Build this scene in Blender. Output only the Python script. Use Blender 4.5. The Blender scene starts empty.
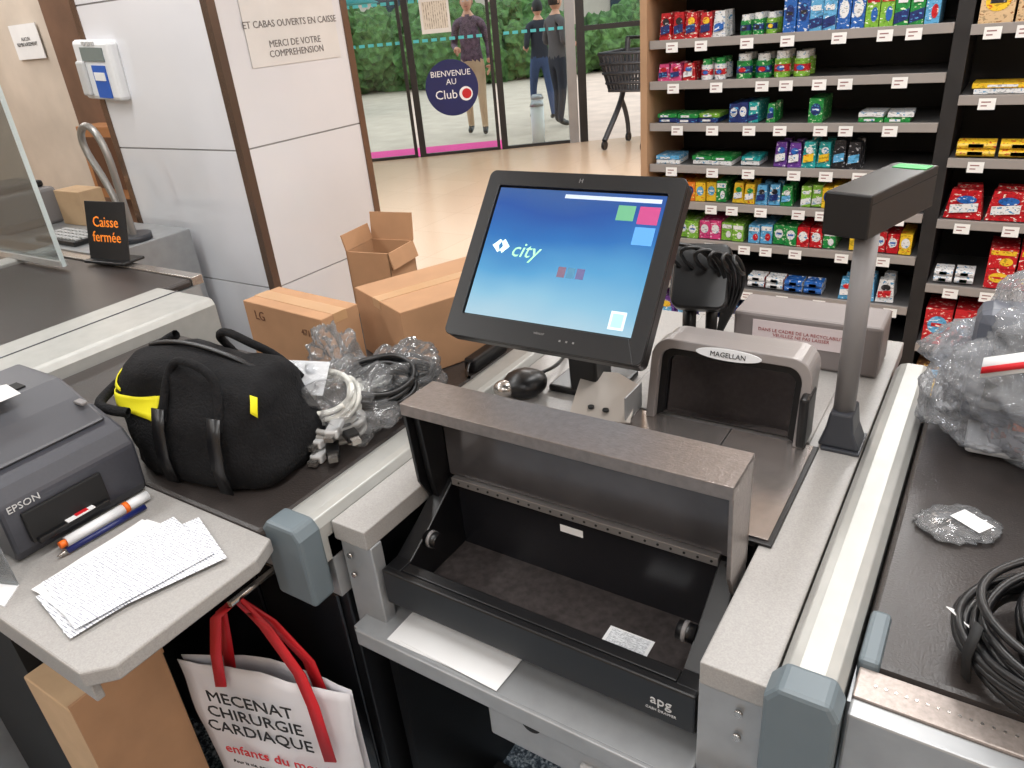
import bpy, bmesh, math, random
from mathutils import Matrix, Vector, noise
random.seed(7)
D=bpy.data; SC=bpy.context.scene; COL=SC.collection
# ---------------------------------------------------------------- helpers
def lin(c):
    return tuple(((v/255)/12.92 if v/255<=.04045 else ((v/255+.055)/1.055)**2.4) for v in c)
MC={}
def mat(name,c,rough=.5,metal=0,ns=0,na=0,bump=0,bs=80,coat=0,em=0,spec=.5):
    if name in MC:return MC[name]
    m=D.materials.new(name);m.use_nodes=True;N=m.node_tree.nodes;L=m.node_tree.links
    b=N['Principled BSDF'];col=lin(c)+(1,)
    b.inputs['Base Color'].default_value=col;b.inputs['Roughness'].default_value=rough;b.inputs['Metallic'].default_value=metal
    b.inputs['Coat Weight'].default_value=coat;b.inputs['Specular IOR Level'].default_value=spec
    tc=N.new('ShaderNodeTexCoord')
    if em:
        b.inputs['Emission Color'].default_value=col;b.inputs['Emission Strength'].default_value=em
    if na==0: ns,na=6,.05
    if na:
        t=N.new('ShaderNodeTexNoise');t.inputs['Scale'].default_value=ns;t.inputs['Detail'].default_value=4
        L.new(tc.outputs['Object'],t.inputs['Vector'])
        r=N.new('ShaderNodeMapRange');r.inputs['From Min'].default_value=.3;r.inputs['From Max'].default_value=.7
        r.inputs['To Min'].default_value=1-na;r.inputs['To Max'].default_value=1+na
        L.new(t.outputs['Fac'],r.inputs['Value'])
        v=N.new('ShaderNodeVectorMath');v.operation='SCALE';v.inputs[0].default_value=col[:3];L.new(r.outputs[0],v.inputs['Scale'])
        L.new(v.outputs[0],b.inputs['Base Color'])
    if bump:
        t=N.new('ShaderNodeTexNoise');t.inputs['Scale'].default_value=bs;t.inputs['Detail'].default_value=5
        L.new(tc.outputs['Object'],t.inputs['Vector'])
        bp=N.new('ShaderNodeBump');bp.inputs['Strength'].default_value=bump;bp.inputs['Distance'].default_value=.005
        L.new(t.outputs['Fac'],bp.inputs['Height']);L.new(bp.outputs[0],b.inputs['Normal'])
    MC[name]=m;return m
def pkgmat(name,c,alt):
    # printed packaging film: base colour with small procedural print in a second colour and darker shapes
    m=D.materials.new(name);m.use_nodes=True;N=m.node_tree.nodes;L=m.node_tree.links
    b=N['Principled BSDF'];b.inputs['Roughness'].default_value=.3
    tc=N.new('ShaderNodeTexCoord');mp=N.new('ShaderNodeMapping');mp.inputs['Scale'].default_value=(42,42,75);L.new(tc.outputs['Object'],mp.inputs[0])
    t=N.new('ShaderNodeTexNoise');t.inputs['Scale'].default_value=1.6;t.inputs['Detail'].default_value=3;L.new(mp.outputs[0],t.inputs[0])
    r=N.new('ShaderNodeValToRGB');r.color_ramp.interpolation='CONSTANT';e=r.color_ramp.elements
    dk=tuple(v*.55 for v in lin(c))+(1,);e[0].position=0;e[0].color=dk;e[1].position=.62;e[1].color=lin(alt)+(1,)
    k=e.new(.40);k.color=lin(c)+(1,)
    L.new(t.outputs['Fac'],r.inputs[0]);L.new(r.outputs[0],b.inputs['Base Color']);return m
def glass(name,tint=(255,255,255),refl=1.0,rough=.02,bump=0,bs=60,base=0.0,vor=False,white=0.0):
    if name in MC:return MC[name]
    m=D.materials.new(name);m.use_nodes=True;N=m.node_tree.nodes;L=m.node_tree.links
    N.remove(N['Principled BSDF']);out=N['Material Output']
    tr=N.new('ShaderNodeBsdfTransparent');tr.inputs[0].default_value=lin(tint)+(1,)
    gl=N.new('ShaderNodeBsdfGlossy');gl.inputs['Roughness'].default_value=rough
    fr=N.new('ShaderNodeFresnel');fr.inputs[0].default_value=1.45
    ma=N.new('ShaderNodeMath');ma.operation='MULTIPLY_ADD';ma.inputs[1].default_value=refl;ma.inputs[2].default_value=base
    ma.use_clamp=True
    mx=N.new('ShaderNodeMixShader');L.new(fr.outputs[0],ma.inputs[0]);L.new(ma.outputs[0],mx.inputs[0]);L.new(tr.outputs[0],mx.inputs[1]);L.new(gl.outputs[0],mx.inputs[2])
    last=mx
    if white:
        df=N.new('ShaderNodeBsdfDiffuse');df.inputs[0].default_value=(.85,.86,.88,1);m2=N.new('ShaderNodeMixShader');m2.inputs[0].default_value=white
        L.new(mx.outputs[0],m2.inputs[1]);L.new(df.outputs[0],m2.inputs[2]);last=m2
    L.new(last.outputs[0],out.inputs[0])
    if bump:
        tc=N.new('ShaderNodeTexCoord')
        t=N.new('ShaderNodeTexVoronoi' if vor else 'ShaderNodeTexNoise');t.inputs['Scale'].default_value=bs
        L.new(tc.outputs['Object'],t.inputs['Vector']);bp=N.new('ShaderNodeBump');bp.inputs['Strength'].default_value=bump;bp.inputs['Distance'].default_value=.01
        L.new(t.outputs[0],bp.inputs['Height']);L.new(bp.outputs[0],gl.inputs['Normal']);L.new(bp.outputs[0],fr.inputs['Normal'])
    MC[name]=m;return m
class G:
    cur=None
def group(name,loc=(0,0,0)):
    e=D.objects.new(name,None);e.location=loc;e.empty_display_size=.05;COL.objects.link(e);G.cur=e;return e
def top(): G.cur=None
def fin(o,m=None,bev=0,seg=2,smooth=False,parent=True):
    COL.objects.link(o)
    if m is not None:
        for x in (m if isinstance(m,(list,tuple)) else [m]): o.data.materials.append(x)
    if bev:
        b=o.modifiers.new('bevel','BEVEL');b.width=bev;b.segments=seg;b.limit_method='ANGLE';b.angle_limit=math.radians(35)
    if smooth:
        for p in o.data.polygons:p.use_smooth=True
    if parent and G.cur:
        o.parent=G.cur;o.matrix_parent_inverse=Matrix.Translation(G.cur.location).inverted()
    return o
def mesh(name,vs,fs,m,bev=0,smooth=False,mi=None,seg=2):
    me=D.meshes.new(name);me.from_pydata([tuple(v) for v in vs],[],fs);me.validate()
    if mi:
        for p,i in zip(me.polygons,mi):p.material_index=i
    bm=bmesh.new();bm.from_mesh(me);bmesh.ops.recalc_face_normals(bm,faces=bm.faces);bm.to_mesh(me);bm.free()
    return fin(D.objects.new(name,me),m,bev,seg,smooth)
BF=[(0,1,3,2),(4,6,7,5),(0,4,5,1),(2,3,7,6),(0,2,6,4),(1,5,7,3)]
def box(name,x0,x1,y0,y1,z0,z1,m,bev=0,T=None,seg=2):
    vs=[Vector((x,y,z)) for x in(x0,x1) for y in(y0,y1) for z in(z0,z1)]
    if T: vs=[T@v for v in vs]
    return mesh(name,vs,BF,m,bev,seg=seg)
def prism(name,pts,ax,a,b,m,bev=0,T=None,smooth=False):
    n=len(pts)
    def mk(p,w):
        if ax=='x':return Vector((w,p[0],p[1]))
        if ax=='y':return Vector((p[0],w,p[1]))
        return Vector((p[0],p[1],w))
    vs=[mk(p,a) for p in pts]+[mk(p,b) for p in pts]
    if T: vs=[T@v for v in vs]
    fs=[tuple(range(n)),tuple(range(2*n-1,n-1,-1))]+[(i,(i+1)%n,n+(i+1)%n,n+i) for i in range(n)]
    return mesh(name,vs,fs,m,bev,smooth)
def frameT(o,r,u):
    r=Vector(r).normalized();u=Vector(u);u=(u-r*u.dot(r)).normalized();n=r.cross(u)
    return Matrix(((r.x,u.x,n.x,o[0]),(r.y,u.y,n.y,o[1]),(r.z,u.z,n.z,o[2]),(0,0,0,1)))
def cyl(name,p0,p1,r,m,r2=None,n=24,bev=0):
    p0=Vector(p0);p1=Vector(p1);d=p1-p0;r2=r if r2 is None else r2
    a=d.orthogonal().normalized();b=d.normalized().cross(a)
    vs=[p0+(a*math.cos(t)+b*math.sin(t))*r for t in [2*math.pi*i/n for i in range(n)]]+[p1+(a*math.cos(t)+b*math.sin(t))*r2 for t in [2*math.pi*i/n for i in range(n)]]
    fs=[tuple(range(n)),tuple(range(2*n-1,n-1,-1))]+[(i,(i+1)%n,n+(i+1)%n,n+i) for i in range(n)]
    o=mesh(name,vs,fs,m,bev)
    for p in o.data.polygons:
        if len(p.vertices)==4:p.use_smooth=True
    return o
def tube(name,pts,r,m,cyc=False,res=2,poly=False,flat=None):
    cu=D.curves.new(name,'CURVE');cu.dimensions='3D';cu.bevel_depth=r;cu.bevel_resolution=res
    s=cu.splines.new('POLY' if poly else 'NURBS');s.points.add(len(pts)-1)
    for q,p in zip(s.points,pts):q.co=(*p,1)
    s.use_cyclic_u=cyc
    if not poly:
        s.order_u=4;s.use_endpoint_u=not cyc;s.resolution_u=4
    o=D.objects.new(name+'_c',cu);COL.objects.link(o)
    me=D.meshes.new_from_object(o.evaluated_get(bpy.context.evaluated_depsgraph_get()));me.name=name
    D.objects.remove(o);return fin(D.objects.new(name,me),m,smooth=True)
def ribbon(name,pts,w,wd,t,m):
    wd=Vector(wd).normalized()*w/2;vs=[];fs=[]
    for p in pts: vs+=[Vector(p)-wd,Vector(p)+wd]
    for i in range(len(pts)-1): fs.append((2*i,2*i+1,2*i+3,2*i+2))
    o=mesh(name,vs,fs,m,smooth=True);s=o.modifiers.new('s','SOLIDIFY');s.thickness=t;s.offset=0;return o
def text(name,s,size,T,m,ext=.0004,al='CENTER',shear=0):
    cu=D.curves.new(name,'FONT');cu.body=s;cu.size=size;cu.extrude=ext;cu.align_x=al;cu.align_y='CENTER';cu.resolution_u=2;cu.shear=shear
    o=D.objects.new(name+'_c',cu);COL.objects.link(o)
    me=D.meshes.new_from_object(o.evaluated_get(bpy.context.evaluated_depsgraph_get()));me.name=name
    D.objects.remove(o);me.transform(T);return fin(D.objects.new(name,me),m)
def tbox(name,T,w,h,t,m,cx=0,cy=0,z0=0,bev=0):
    return box(name,cx-w/2,cx+w/2,cy-h/2,cy+h/2,z0,z0+t,m,bev,T)
def blob(name,c,s,m,amp=.15,fr=3,sub=4,seed=0,flat=None,T=None,smooth=True,rid=False):
    bm=bmesh.new();bmesh.ops.create_icosphere(bm,subdivisions=sub,radius=1)
    for v in bm.verts:
        d=v.co.normalized();n=noise.noise(d*fr+Vector((seed,seed*2,0)))
        if rid: n=n+.55*(.35-abs(noise.noise(d*fr*1.9+Vector((0,seed,3)))))+.28*(.3-abs(noise.noise(d*fr*4.5+Vector((seed,1,3)))))
        k=1+amp*n;q=Vector((d.x*s[0]*k,d.y*s[1]*k,d.z*s[2]*k))
        v.co=(T@q if T else q)+Vector(c)
        if flat is not None and v.co.z<flat:v.co.z=flat+.0005*(1+noise.noise(v.co*40))
    me=D.meshes.new(name);bm.to_mesh(me);bm.free()
    return fin(D.objects.new(name,me),m,smooth=smooth)
def disc(name,T,r,t,m,cx=0,cy=0,z0=0,n=48,sx=1):
    return prism(name,[(cx+sx*r*math.cos(2*math.pi*i/n),cy+r*math.sin(2*math.pi*i/n)) for i in range(n)],'z',z0,z0+t,m,T=T)
# ---------------------------------------------------------------- materials
SLAB=mat('laminate_grey',(154,151,148),.4,0,420,.12)
ALU=mat('brushed_aluminium',(180,180,178),.38,.55,40,.05)
ALUL=mat('rail_light_metal',(170,170,166),.4,.3,30,.05)
STEEL=mat('stainless_steel',(185,180,175),.27,.9,120,.08)
STEELD=mat('galvanised_panel',(158,160,162),.38,.4,25,.07)
CAP=mat('cap_plastic_bluegrey',(98,109,115),.45)
BELT=mat('belt_rubber',(50,45,43),.34,0,8,.12,.15,300)
BLK=mat('black_plastic',(14,14,16),.36,0,20,.1)
BLKM=mat('black_matte',(13,13,14),.7)
BLKG=mat('black_gloss',(8,8,10),.06,0,coat=1)
CHAR=mat('charcoal_plastic',(54,56,62),.42)
GREYP=mat('grey_plastic',(118,115,115),.45)
LGREY=mat('light_grey_plastic',(190,190,190),.5)
WHITE=mat('white_plastic',(225,226,228),.4)
PAPER=mat('paper_white',(228,228,228),.8)
CARD=mat('cardboard',(168,128,94),.85,0,15,.07)
CARDL=mat('cardboard_light',(188,158,124),.85,0,15,.07)
CARDD=mat('cardboard_inside',(140,100,66),.9)
INK=mat('ink_black',(18,18,20),.7)
RED=mat('red',(196,24,34),.5);ORANGE=mat('orange',(236,110,30),.5)
YEL=mat('yellow_fabric',(232,222,20),.7)
FAB=mat('black_fabric',(20,20,22),.9,0,60,.25,.6,220,spec=.25)
BLUE=mat('blue',(40,90,180),.5);GRN=mat('green',(30,150,70),.5)
GLS=glass('clear_glass',(240,246,245),.7);FILM=glass('plastic_film',(250,251,252),.8,.1,.4,26,0,white=.08)
BUB=glass('bubble_film',(244,246,250),.8,.14,.8,90,.0,vor=True,white=.14)
def printed(name,sx=60,sy=180,base=(228,230,232),ink=(110,112,122),lo=.36,hi=.5):
    m=D.materials.new(name);m.use_nodes=True;N=m.node_tree.nodes;L=m.node_tree.links;b=N['Principled BSDF'];b.inputs['Roughness'].default_value=.75
    tc=N.new('ShaderNodeTexCoord');mp=N.new('ShaderNodeMapping');L.new(tc.outputs['Object'],mp.inputs[0]);mp.inputs['Scale'].default_value=(sx,sy,sx)
    n=N.new('ShaderNodeTexNoise');n.inputs['Scale'].default_value=1.5;L.new(mp.outputs[0],n.inputs[0])
    w=N.new('ShaderNodeTexWave');w.bands_direction='Y';w.inputs['Scale'].default_value=.5;L.new(mp.outputs[0],w.inputs[0])
    mu=N.new('ShaderNodeMath');mu.operation='MULTIPLY';L.new(n.outputs['Fac'],mu.inputs[0]);L.new(w.outputs['Fac'],mu.inputs[1])
    r=N.new('ShaderNodeValToRGB');L.new(mu.outputs[0],r.inputs[0]);r.color_ramp.elements[0].position=lo;r.color_ramp.elements[1].position=hi
    r.color_ramp.elements[0].color=lin(base)+(1,);r.color_ramp.elements[1].color=lin(ink)+(1,);L.new(r.outputs[0],b.inputs['Base Color']);return m
PRN=printed('printed_receipt',90,150,(226,228,232),(140,142,154),.32,.5)
def floor_mat():
    m=D.materials.new('floor_tile_beige');m.use_nodes=True;N=m.node_tree.nodes;L=m.node_tree.links;b=N['Principled BSDF']
    tc=N.new('ShaderNodeTexCoord');br=N.new('ShaderNodeTexBrick');br.offset=0;br.inputs['Scale'].default_value=1;br.inputs['Brick Width'].default_value=.6;br.inputs['Row Height'].default_value=.6
    br.inputs['Mortar Size'].default_value=.002;br.inputs['Color1'].default_value=lin((212,186,160))+(1,);br.inputs['Color2'].default_value=lin((208,182,156))+(1,);br.inputs['Mortar'].default_value=lin((186,162,138))+(1,)
    L.new(tc.outputs['Object'],br.inputs[0]);n=N.new('ShaderNodeTexNoise');n.inputs['Scale'].default_value=150;L.new(tc.outputs['Object'],n.inputs[0])
    mx=N.new('ShaderNodeMixRGB');mx.blend_type='SOFT_LIGHT';mx.inputs[0].default_value=.4;L.new(br.outputs[0],mx.inputs[1]);L.new(n.outputs['Fac'],mx.inputs[2]);L.new(mx.outputs[0],b.inputs['Base Color'])
    b.inputs['Roughness'].default_value=.22;return m
def speck_mat():
    m=D.materials.new('floor_vinyl_speckle');m.use_nodes=True;N=m.node_tree.nodes;L=m.node_tree.links;b=N['Principled BSDF'];b.inputs['Roughness'].default_value=.5
    tc=N.new('ShaderNodeTexCoord');n=N.new('ShaderNodeTexNoise');n.inputs['Scale'].default_value=130;n.inputs['Detail'].default_value=1;L.new(tc.outputs['Object'],n.inputs[0])
    r=N.new('ShaderNodeValToRGB');e=r.color_ramp.elements;e[0].position=.38;e[0].color=lin((64,76,90))+(1,);e[1].position=.66;e[1].color=lin((206,216,224))+(1,)
    k=r.color_ramp.elements.new(.5);k.color=lin((122,138,152))+(1,);L.new(n.outputs['Fac'],r.inputs[0]);L.new(r.outputs[0],b.inputs['Base Color']);return m
# ---------------------------------------------------------------- camera
cam=D.cameras.new('camera');co=D.objects.new('camera',cam);COL.objects.link(co);cam.lens=740/1024*36;cam.sensor_width=36;cam.clip_start=.02
M=((.84068,.17887,-.51113),(.53501,-.4203,.73288),(-.08374,-.88958,-.44904))
R=Matrix([[r[0],-r[1],-r[2]] for r in M])
co.matrix_world=Matrix.Translation((0,0,1.62))@R.to_4x4();SC.camera=co
# ---------------------------------------------------------------- room
top()
dv=Vector((.8157,.5785,0));nv=Vector((.5785,-.8157,0))
E0=Vector((-6.87,7.55,0))
def ent(s,z=0,o=0): return E0+dv*s+nv*o+Vector((0,0,z))
PW=[(-9,-3),(4,-3),(4,10.6),tuple(ent(4.6)[:2]),tuple(ent(-2.6)[:2])]
def poly(name,pts,z0,z1,m): return prism(name,pts,'z',z0,z1,m)
poly('floor',PW,-.06,0,floor_mat())
poly('ceiling',PW,3.0,3.1,mat('ceiling_paint',(225,224,222),.9))
WALLM=mat('wall_beige',(206,190,172),.85,0,5,.06)
box('wall_left',-9.1,-9,-3,6.2,0,3,WALLM);box('wall_right',4,4.1,-3,10.6,0,3,WALLM);box('wall_rear',-9,4,-3.1,-3,0,3,WALLM)
TE=frameT(E0,dv,(0,0,1))
zsgn=1 if (dv.cross(Vector((0,0,1)))).dot(nv)>0 else -1
prism('wall_back_left',[(-2.6,0),(-2.1,0),(-2.1,3),(-2.6,3)],'z',-.1,0,WALLM,T=TE)
prism('wall_back_right',[(3.5,0),(4.6,0),(4.6,3),(3.5,3)],'z',-.1,0,WALLM,T=TE)
box('wall_back',ent(4.6).x,4,10.2,10.3,0,3,WALLM)
box('floor_checkout_vinyl',-3.2,.9,-2.5,1.75,.0,.004,speck_mat())
group('tiled_column',(-2.82,2.17,0))
TILE=mat('column_tile_white',(224,224,228),.1,0,3,.02,coat=.3)
BRZ=mat('column_edge_metal',(128,106,92),.25,.7)
box('core',-3.225,-2.405,1.845,2.505,0,3,mat('grout',(150,148,146),.8))
for k,(z0,z1) in enumerate([(0,.155),(.16,.697),(.703,1.237),(1.243,1.777),(1.783,2.32),(2.326,3)]):
    box('tile_front_%d'%k,-3.20,-2.425,1.84,1.85,z0,z1,TILE);box('tile_side_%d'%k,-2.41,-2.40,1.87,2.48,z0,z1,TILE)
for k,(x,y) in enumerate([(-2.43,1.835),(-2.43,2.475),(-3.23,1.835)]):
    box('corner_trim_%d'%k,x,x+.035,y,y+.035,0,3,BRZ)
Tn=frameT((-2.398,2.2,1.66),(0,1,0),(0,0,1))
group('notice_sheet',(-2.398,2.2,1.52))
tbox('sheet',Tn,.46,.30,.002,mat('sheet_paper',(222,220,218),.35,coat=.5))
text('lettering','ET CABAS OUVERTS EN CAISSE\n\nMERCI DE VOTRE\nCOMPREHENSION',.034,Tn@Matrix.Translation((0,-.06,.003)),mat('ink_grey',(110,104,102),.8))
group('wall_intercom',(-3.12,1.8,1.43))
Ti=frameT((-3.12,1.80,1.545),(1,0,-.06),(0.0,0,1))
tbox('back_plate',Ti,.25,.22,.05,WHITE,0,0,-.045,.015);tbox('display',Ti,.15,.05,.004,mat('lcd',(120,130,128),.3),.01,.06,.006)
tbox('label',Ti,.09,.12,.004,BLUE,.03,-.04,.006);tbox('label_white',Ti,.07,.03,.004,PAPER,.03,-.02,.009);tbox('side_grip',Ti,.05,.13,.02,LGREY,-.08,-.03,.003,.008)
for i in range(3):tbox('button_%d'%i,Ti,.02,.012,.006,LGREY,-.03+.03*i,.10,.005)
# ---------------------------------------------------------------- entrance
group('door_1',ent(1,0))
FR=mat('door_frame_dark',(52,50,50),.4,.5);FRS=mat('door_frame_silver',(160,160,162),.35,.6)
def eb(name,s0,s1,z0,z1,t,m,o=0): return prism(name,[(s0,z0),(s1,z0),(s1,z1),(s0,z1)],'z',o-t/2,o+t/2,m,T=TE)
for i,(a,b,m) in enumerate([(-2.1,-2.0,FR),(-1.0,-.92,FR),(.33,.37,FR),(.40,.48,FR),(1.42,1.46,FR),(1.48,1.56,FR),(2.38,2.5,FRS),(2.52,2.62,FR),(3.4,3.5,FR)]): eb('mullion_%d'%i,a,b,0,3,.06,m)
for i,(a,b) in enumerate([(-2.0,-1.0),(-.92,.33),(.48,1.42),(1.56,2.38)]):
    eb('bottom_rail_%d'%i,a,b,0,.035,.05,FR);eb('top_rail_%d'%i,a,b,2.2,2.3,.05,FR);eb('pane_%d'%i,a,b,.035,2.2,.01,GLS);eb('transom_glass_%d'%i,a,b,2.3,3,.01,GLS)
eb('fixed_bar',2.62,3.4,1.32,1.38,.05,FR);eb('fixed_bar_top',2.62,3.4,2.2,2.3,.05,FR);eb('fixed_pane',2.62,3.4,1.38,2.2,.01,GLS)
CY=mat('sticker_cyan',(80,190,200),.5)
for z,nm in ((1.36,'a'),(1.80,'b')):
    for i in range(26):
        s=-.4+i*.112
        if .3<s<.47 or 1.38<s<1.55 or s>2.32:continue
        eb('dot_%s_%d'%(nm,i),s,s+.07,z,z+.035,.004,CY,.008*zsgn)
eb('poster',.62,.98,1.45,1.9,.004,PAPER,.012*zsgn);eb('poster_print',.65,.95,1.5,1.8,.004,printed('poster_print',20,40,(220,215,205),(150,140,130)),.015*zsgn)
group('round_window_sticker',ent(.91,.47))
Ts=frameT(ent(.91,.81,.02),dv,(0,0,1)) 
NAVY=mat('navy',(28,34,92),.4)
disc('disc',Ts,.335,.004,NAVY);WT=mat('white_print',(240,240,245),.5)
text('line_a','BIENVENUE\nAU',.098,Ts@Matrix.Translation((0,.12,.006)),WT,.003);text('line_b','Club',.15,Ts@Matrix.Translation((-.08,-.08,.006)),WT,.003)
disc('logo_disc',Ts,.085,.002,WT,.17,-.08,.005);disc('logo_red',Ts,.06,.002,RED,.18,-.08,.007)
# ---------------------------------------------------------------- outside
top()
box('ground_outside',-45,20,4,55,-.12,-.065,mat('paving',(192,174,158),.8,0,3,.1,.3,20))
TG=Matrix(((dv.x,-nv.x,0,E0.x),(dv.y,-nv.y,0,E0.y),(0,0,1,.001),(0,0,0,1)))
prism('doormat_magenta',[(-2.0,.05),(1.5,.05),(1.5,.80),(-2.0,.80)],'z',-.066,-.002,mat('magenta_carpet',(222,50,140),.8),T=TG)
bm=bmesh.new()
for i in range(120):
    t=random.random();p=E0+dv*(-9+17*t)-nv*(11+random.random()*1.5)+Vector((0,0,random.uniform(.3,1.5 if t<.72 else 1.0)))
    mm=Matrix.Translation(p)@Matrix.Diagonal((*[random.uniform(.5,.8)]*3,1));r=bmesh.ops.create_icosphere(bm,subdivisions=4,radius=1,matrix=mm)
    for v in r['verts']:
        v.co+=(v.co-p).normalized()*.22*noise.noise(v.co*6);v.co.z=max(v.co.z,-.06)
me=D.meshes.new('hedge');bm.to_mesh(me);bm.free();fin(D.objects.new('garden_hedge',me),mat('leaves',(72,104,52),.8,0,7,.6,1,25))
group('building_facade',ent(0,0,-18));prism('facade_wall',[(-16,18),(12,18),(12,19),(-16,19)],'z',-.06,6,mat('facade',(180,168,156),.8,0,1,.15),T=TG)
for k,s in enumerate((-10,-6,-2,2,6)): prism('facade_window_%d'%(k+1),[(s,17.95),(s+2.2,17.95),(s+2.2,18),(s,18)],'z',.8,3.2,mat('window_dark',(52,60,70),.1),T=TG)
for k,(s,o) in enumerate([(2.02,-.7),(2.1,-1.6)]):
    p=ent(s,0,o);group('street_bollard',p);cyl('post',p+Vector((0,0,-.06)),p+Vector((0,0,.42)),.09,PAPER);cyl('cap',p+Vector((0,0,.42)),p+Vector((0,0,.48)),.1,FRS,.07)
pp=ent(-1.9,0,-7.0);group('street_parasol',pp);cyl('pole',pp+Vector((0,0,-.06)),pp+Vector((0,0,2.5)),.03,WHITE);cyl('canopy',pp+Vector((0,0,2.0)),pp+Vector((0,0,2.6)),1.3,mat('parasol_teal',(60,150,150),.8),.05,n=8);cyl('foot',pp+Vector((0,0,-.06)),pp+Vector((0,0,.03)),.3,CHAR)
# ---------------------------------------------------------------- people
def person(name,loc,yaw,shirt,pants,hair,arms,sc=1.0,stride=.1):
    e=group(name,loc);T=Matrix.Translation(loc)@Matrix.Rotation(yaw,4,'Z')@Matrix.Scale(sc,4)
    V=[(0,0,.96),(0,0,1.12),(0,.01,1.33),(0,.015,1.46),(0,.0,1.54),(0,-.01,1.60)]
    Rr=[(.15,.11),(.135,.10),(.165,.115),(.09,.075),(.055,.055),(.05,.05)]
    Ed=[(0,1),(1,2),(2,3),(3,4),(4,5)]
    for sgn,(el,wr) in zip((-1,1),arms):
        b=len(V);V+=[(sgn*.17,.015,1.43),(sgn*el[0],el[1],el[2]),(sgn*wr[0],wr[1],wr[2])];Rr+=[(.065,.065),(.046,.046),(.032,.032)];Ed+=[(3,b),(b,b+1),(b+1,b+2)]
    for sgn in (-1,1):
        st=stride*sgn;b=len(V);V+=[(sgn*.095,0,.88),(sgn*.105,-st*.6-.02,.48),(sgn*.11,-st+.03,.085),(sgn*.12,-st-.13,.045)];Rr+=[(.095,.095),(.062,.062),(.045,.045),(.042,.035)];Ed+=[(0,b),(b,b+1),(b+1,b+2),(b+2,b+3)]
    me=D.meshes.new('b');me.from_pydata(V,Ed,[]);o=D.objects.new('b',me);COL.objects.link(o)
    s=o.modifiers.new('s','SKIN');s.use_smooth_shade=True
    for i,r in enumerate(Rr): me.skin_vertices[0].data[i].radius=r
    me.skin_vertices[0].data[0].use_root=True
    ss=o.modifiers.new('u','SUBSURF');ss.levels=2;ss.render_levels=2
    dg=bpy.context.evaluated_depsgraph_get();dg.update();m2=D.meshes.new_from_object(o.evaluated_get(dg));D.objects.remove(o)
    SK=mat('skin',(205,150,122),.55);m2.materials.clear()
    for x in (shirt,pants,SK,BLK):m2.materials.append(x)
    for p in m2.polygons:
        c=p.center;mi=0
        if c.z<.11:mi=3
        elif c.z<.97 and abs(c.x)<.21 :mi=1
        if c.z>1.52:mi=2
        for sgn,(el,wr) in zip((-1,1),arms):
            if (c-Vector((sgn*wr[0],wr[1],wr[2]))).length<.06:mi=2
        p.material_index=mi;p.use_smooth=True
    m2.transform(T);ob=D.objects.new('body',m2);fin(ob)
    bm=bmesh.new();bmesh.ops.create_uvsphere(bm,u_segments=32,v_segments=24,radius=1)
    for v in bm.verts:
        x,y,z=v.co;q=Vector((x*.077,y*.096,z*.118))
        if z<-.2: q.x*=1-.25*(-z-.2)
        if y<-.8 and -.15<z<.1 and abs(x)<.25:q.y-=.02*(1-abs(x)*4)
        v.co=q+Vector((0,-.01,1.68))
    h=D.meshes.new('head');bm.to_mesh(h);bm.free();h.transform(T);fin(D.objects.new('head',h),SK,smooth=True)
    bm=bmesh.new();bmesh.ops.create_uvsphere(bm,u_segments=32,v_segments=24,radius=1)
    dele=[v for v in bm.verts if (v.co.y<-.35 and v.co.z<.45) or v.co.z<-.45];bmesh.ops.delete(bm,geom=dele,context='VERTS')
    for v in bm.verts:v.co=Vector((v.co.x*.086,v.co.y*.106,v.co.z*.128))*(1+.04*noise.noise(v.co*5))+Vector((0,-.005,1.685))
    h=D.meshes.new('hair');bm.to_mesh(h);bm.free();h.transform(T);fin(D.objects.new('hair',h),hair,smooth=True)
    for sg in(-1,1):
        for nm,c,s,m in (('eye',(sg*.03,-.098,1.69),(.013,.008,.008),PAPER),('pupil',(sg*.03,-.106,1.69),(.005,.003,.006),INK),('ear',(sg*.078,0,1.68),(.012,.02,.032),SK)):
            b=blob(nm,(0,0,0),s,m,0,1,2);b.data.transform(T@Matrix.Translation(c))
    b=blob('mouth',(0,0,0),(.024,.006,.007),mat('lips',(160,80,75),.5),0,1,2);b.data.transform(T@Matrix.Translation((0,-.09,1.625)))
    for sg,(el,wr) in zip((-1,1),arms):
        d=(Vector((sg*wr[0],wr[1],wr[2]))-Vector((sg*el[0],el[1],el[2]))).normalized();w=Vector((sg*wr[0],wr[1],wr[2]))
        side=d.cross(Vector((1,0,0)));side=side.normalized() if side.length>.1 else Vector((0,1,0));pn=d.cross(side)
        b=blob('palm',(0,0,0),(.042,.016,.05),SK,0,1,3);b.data.transform(T@frameT(w+d*.045,side,pn)@Matrix.Rotation(math.pi/2,4,'X'))
        for k,l in enumerate((.062,.075,.07,.055)):
            a=w+d*.08+side*(-.028+.019*k);tube('finger_%d'%k,[T@a,T@(a+d*l*.5+pn*.006),T@(a+d*l*.8+pn*.02),T@(a+d*l+pn*.035)],.0085*sc,SK)
        a=w+d*.03-side*.035;tube('thumb',[T@a,T@(a+d*.025-side*.02),T@(a+d*.055-side*.022+pn*.01),T@(a+d*.06-side*.02+pn*.012)],.010*sc,SK)
PL=mat('shirt_plaid_dark',(92,70,84),.9,0,18,.5);KH=mat('trousers_khaki',(190,160,130),.9);DK=mat('jacket_dark',(44,44,54),.9);JN=mat('jeans',(62,76,110),.9);HR=mat('hair_brown',(50,34,26),.8)
down=((.24,.04,1.16),(.24,-.06,.92));bent=((.23,.05,1.16),(.16,-.22,1.12))
person('standing_man',Vector((-7.06,9.87,-.06)),.5,PL,KH,HR,(bent,down),1.10)
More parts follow.
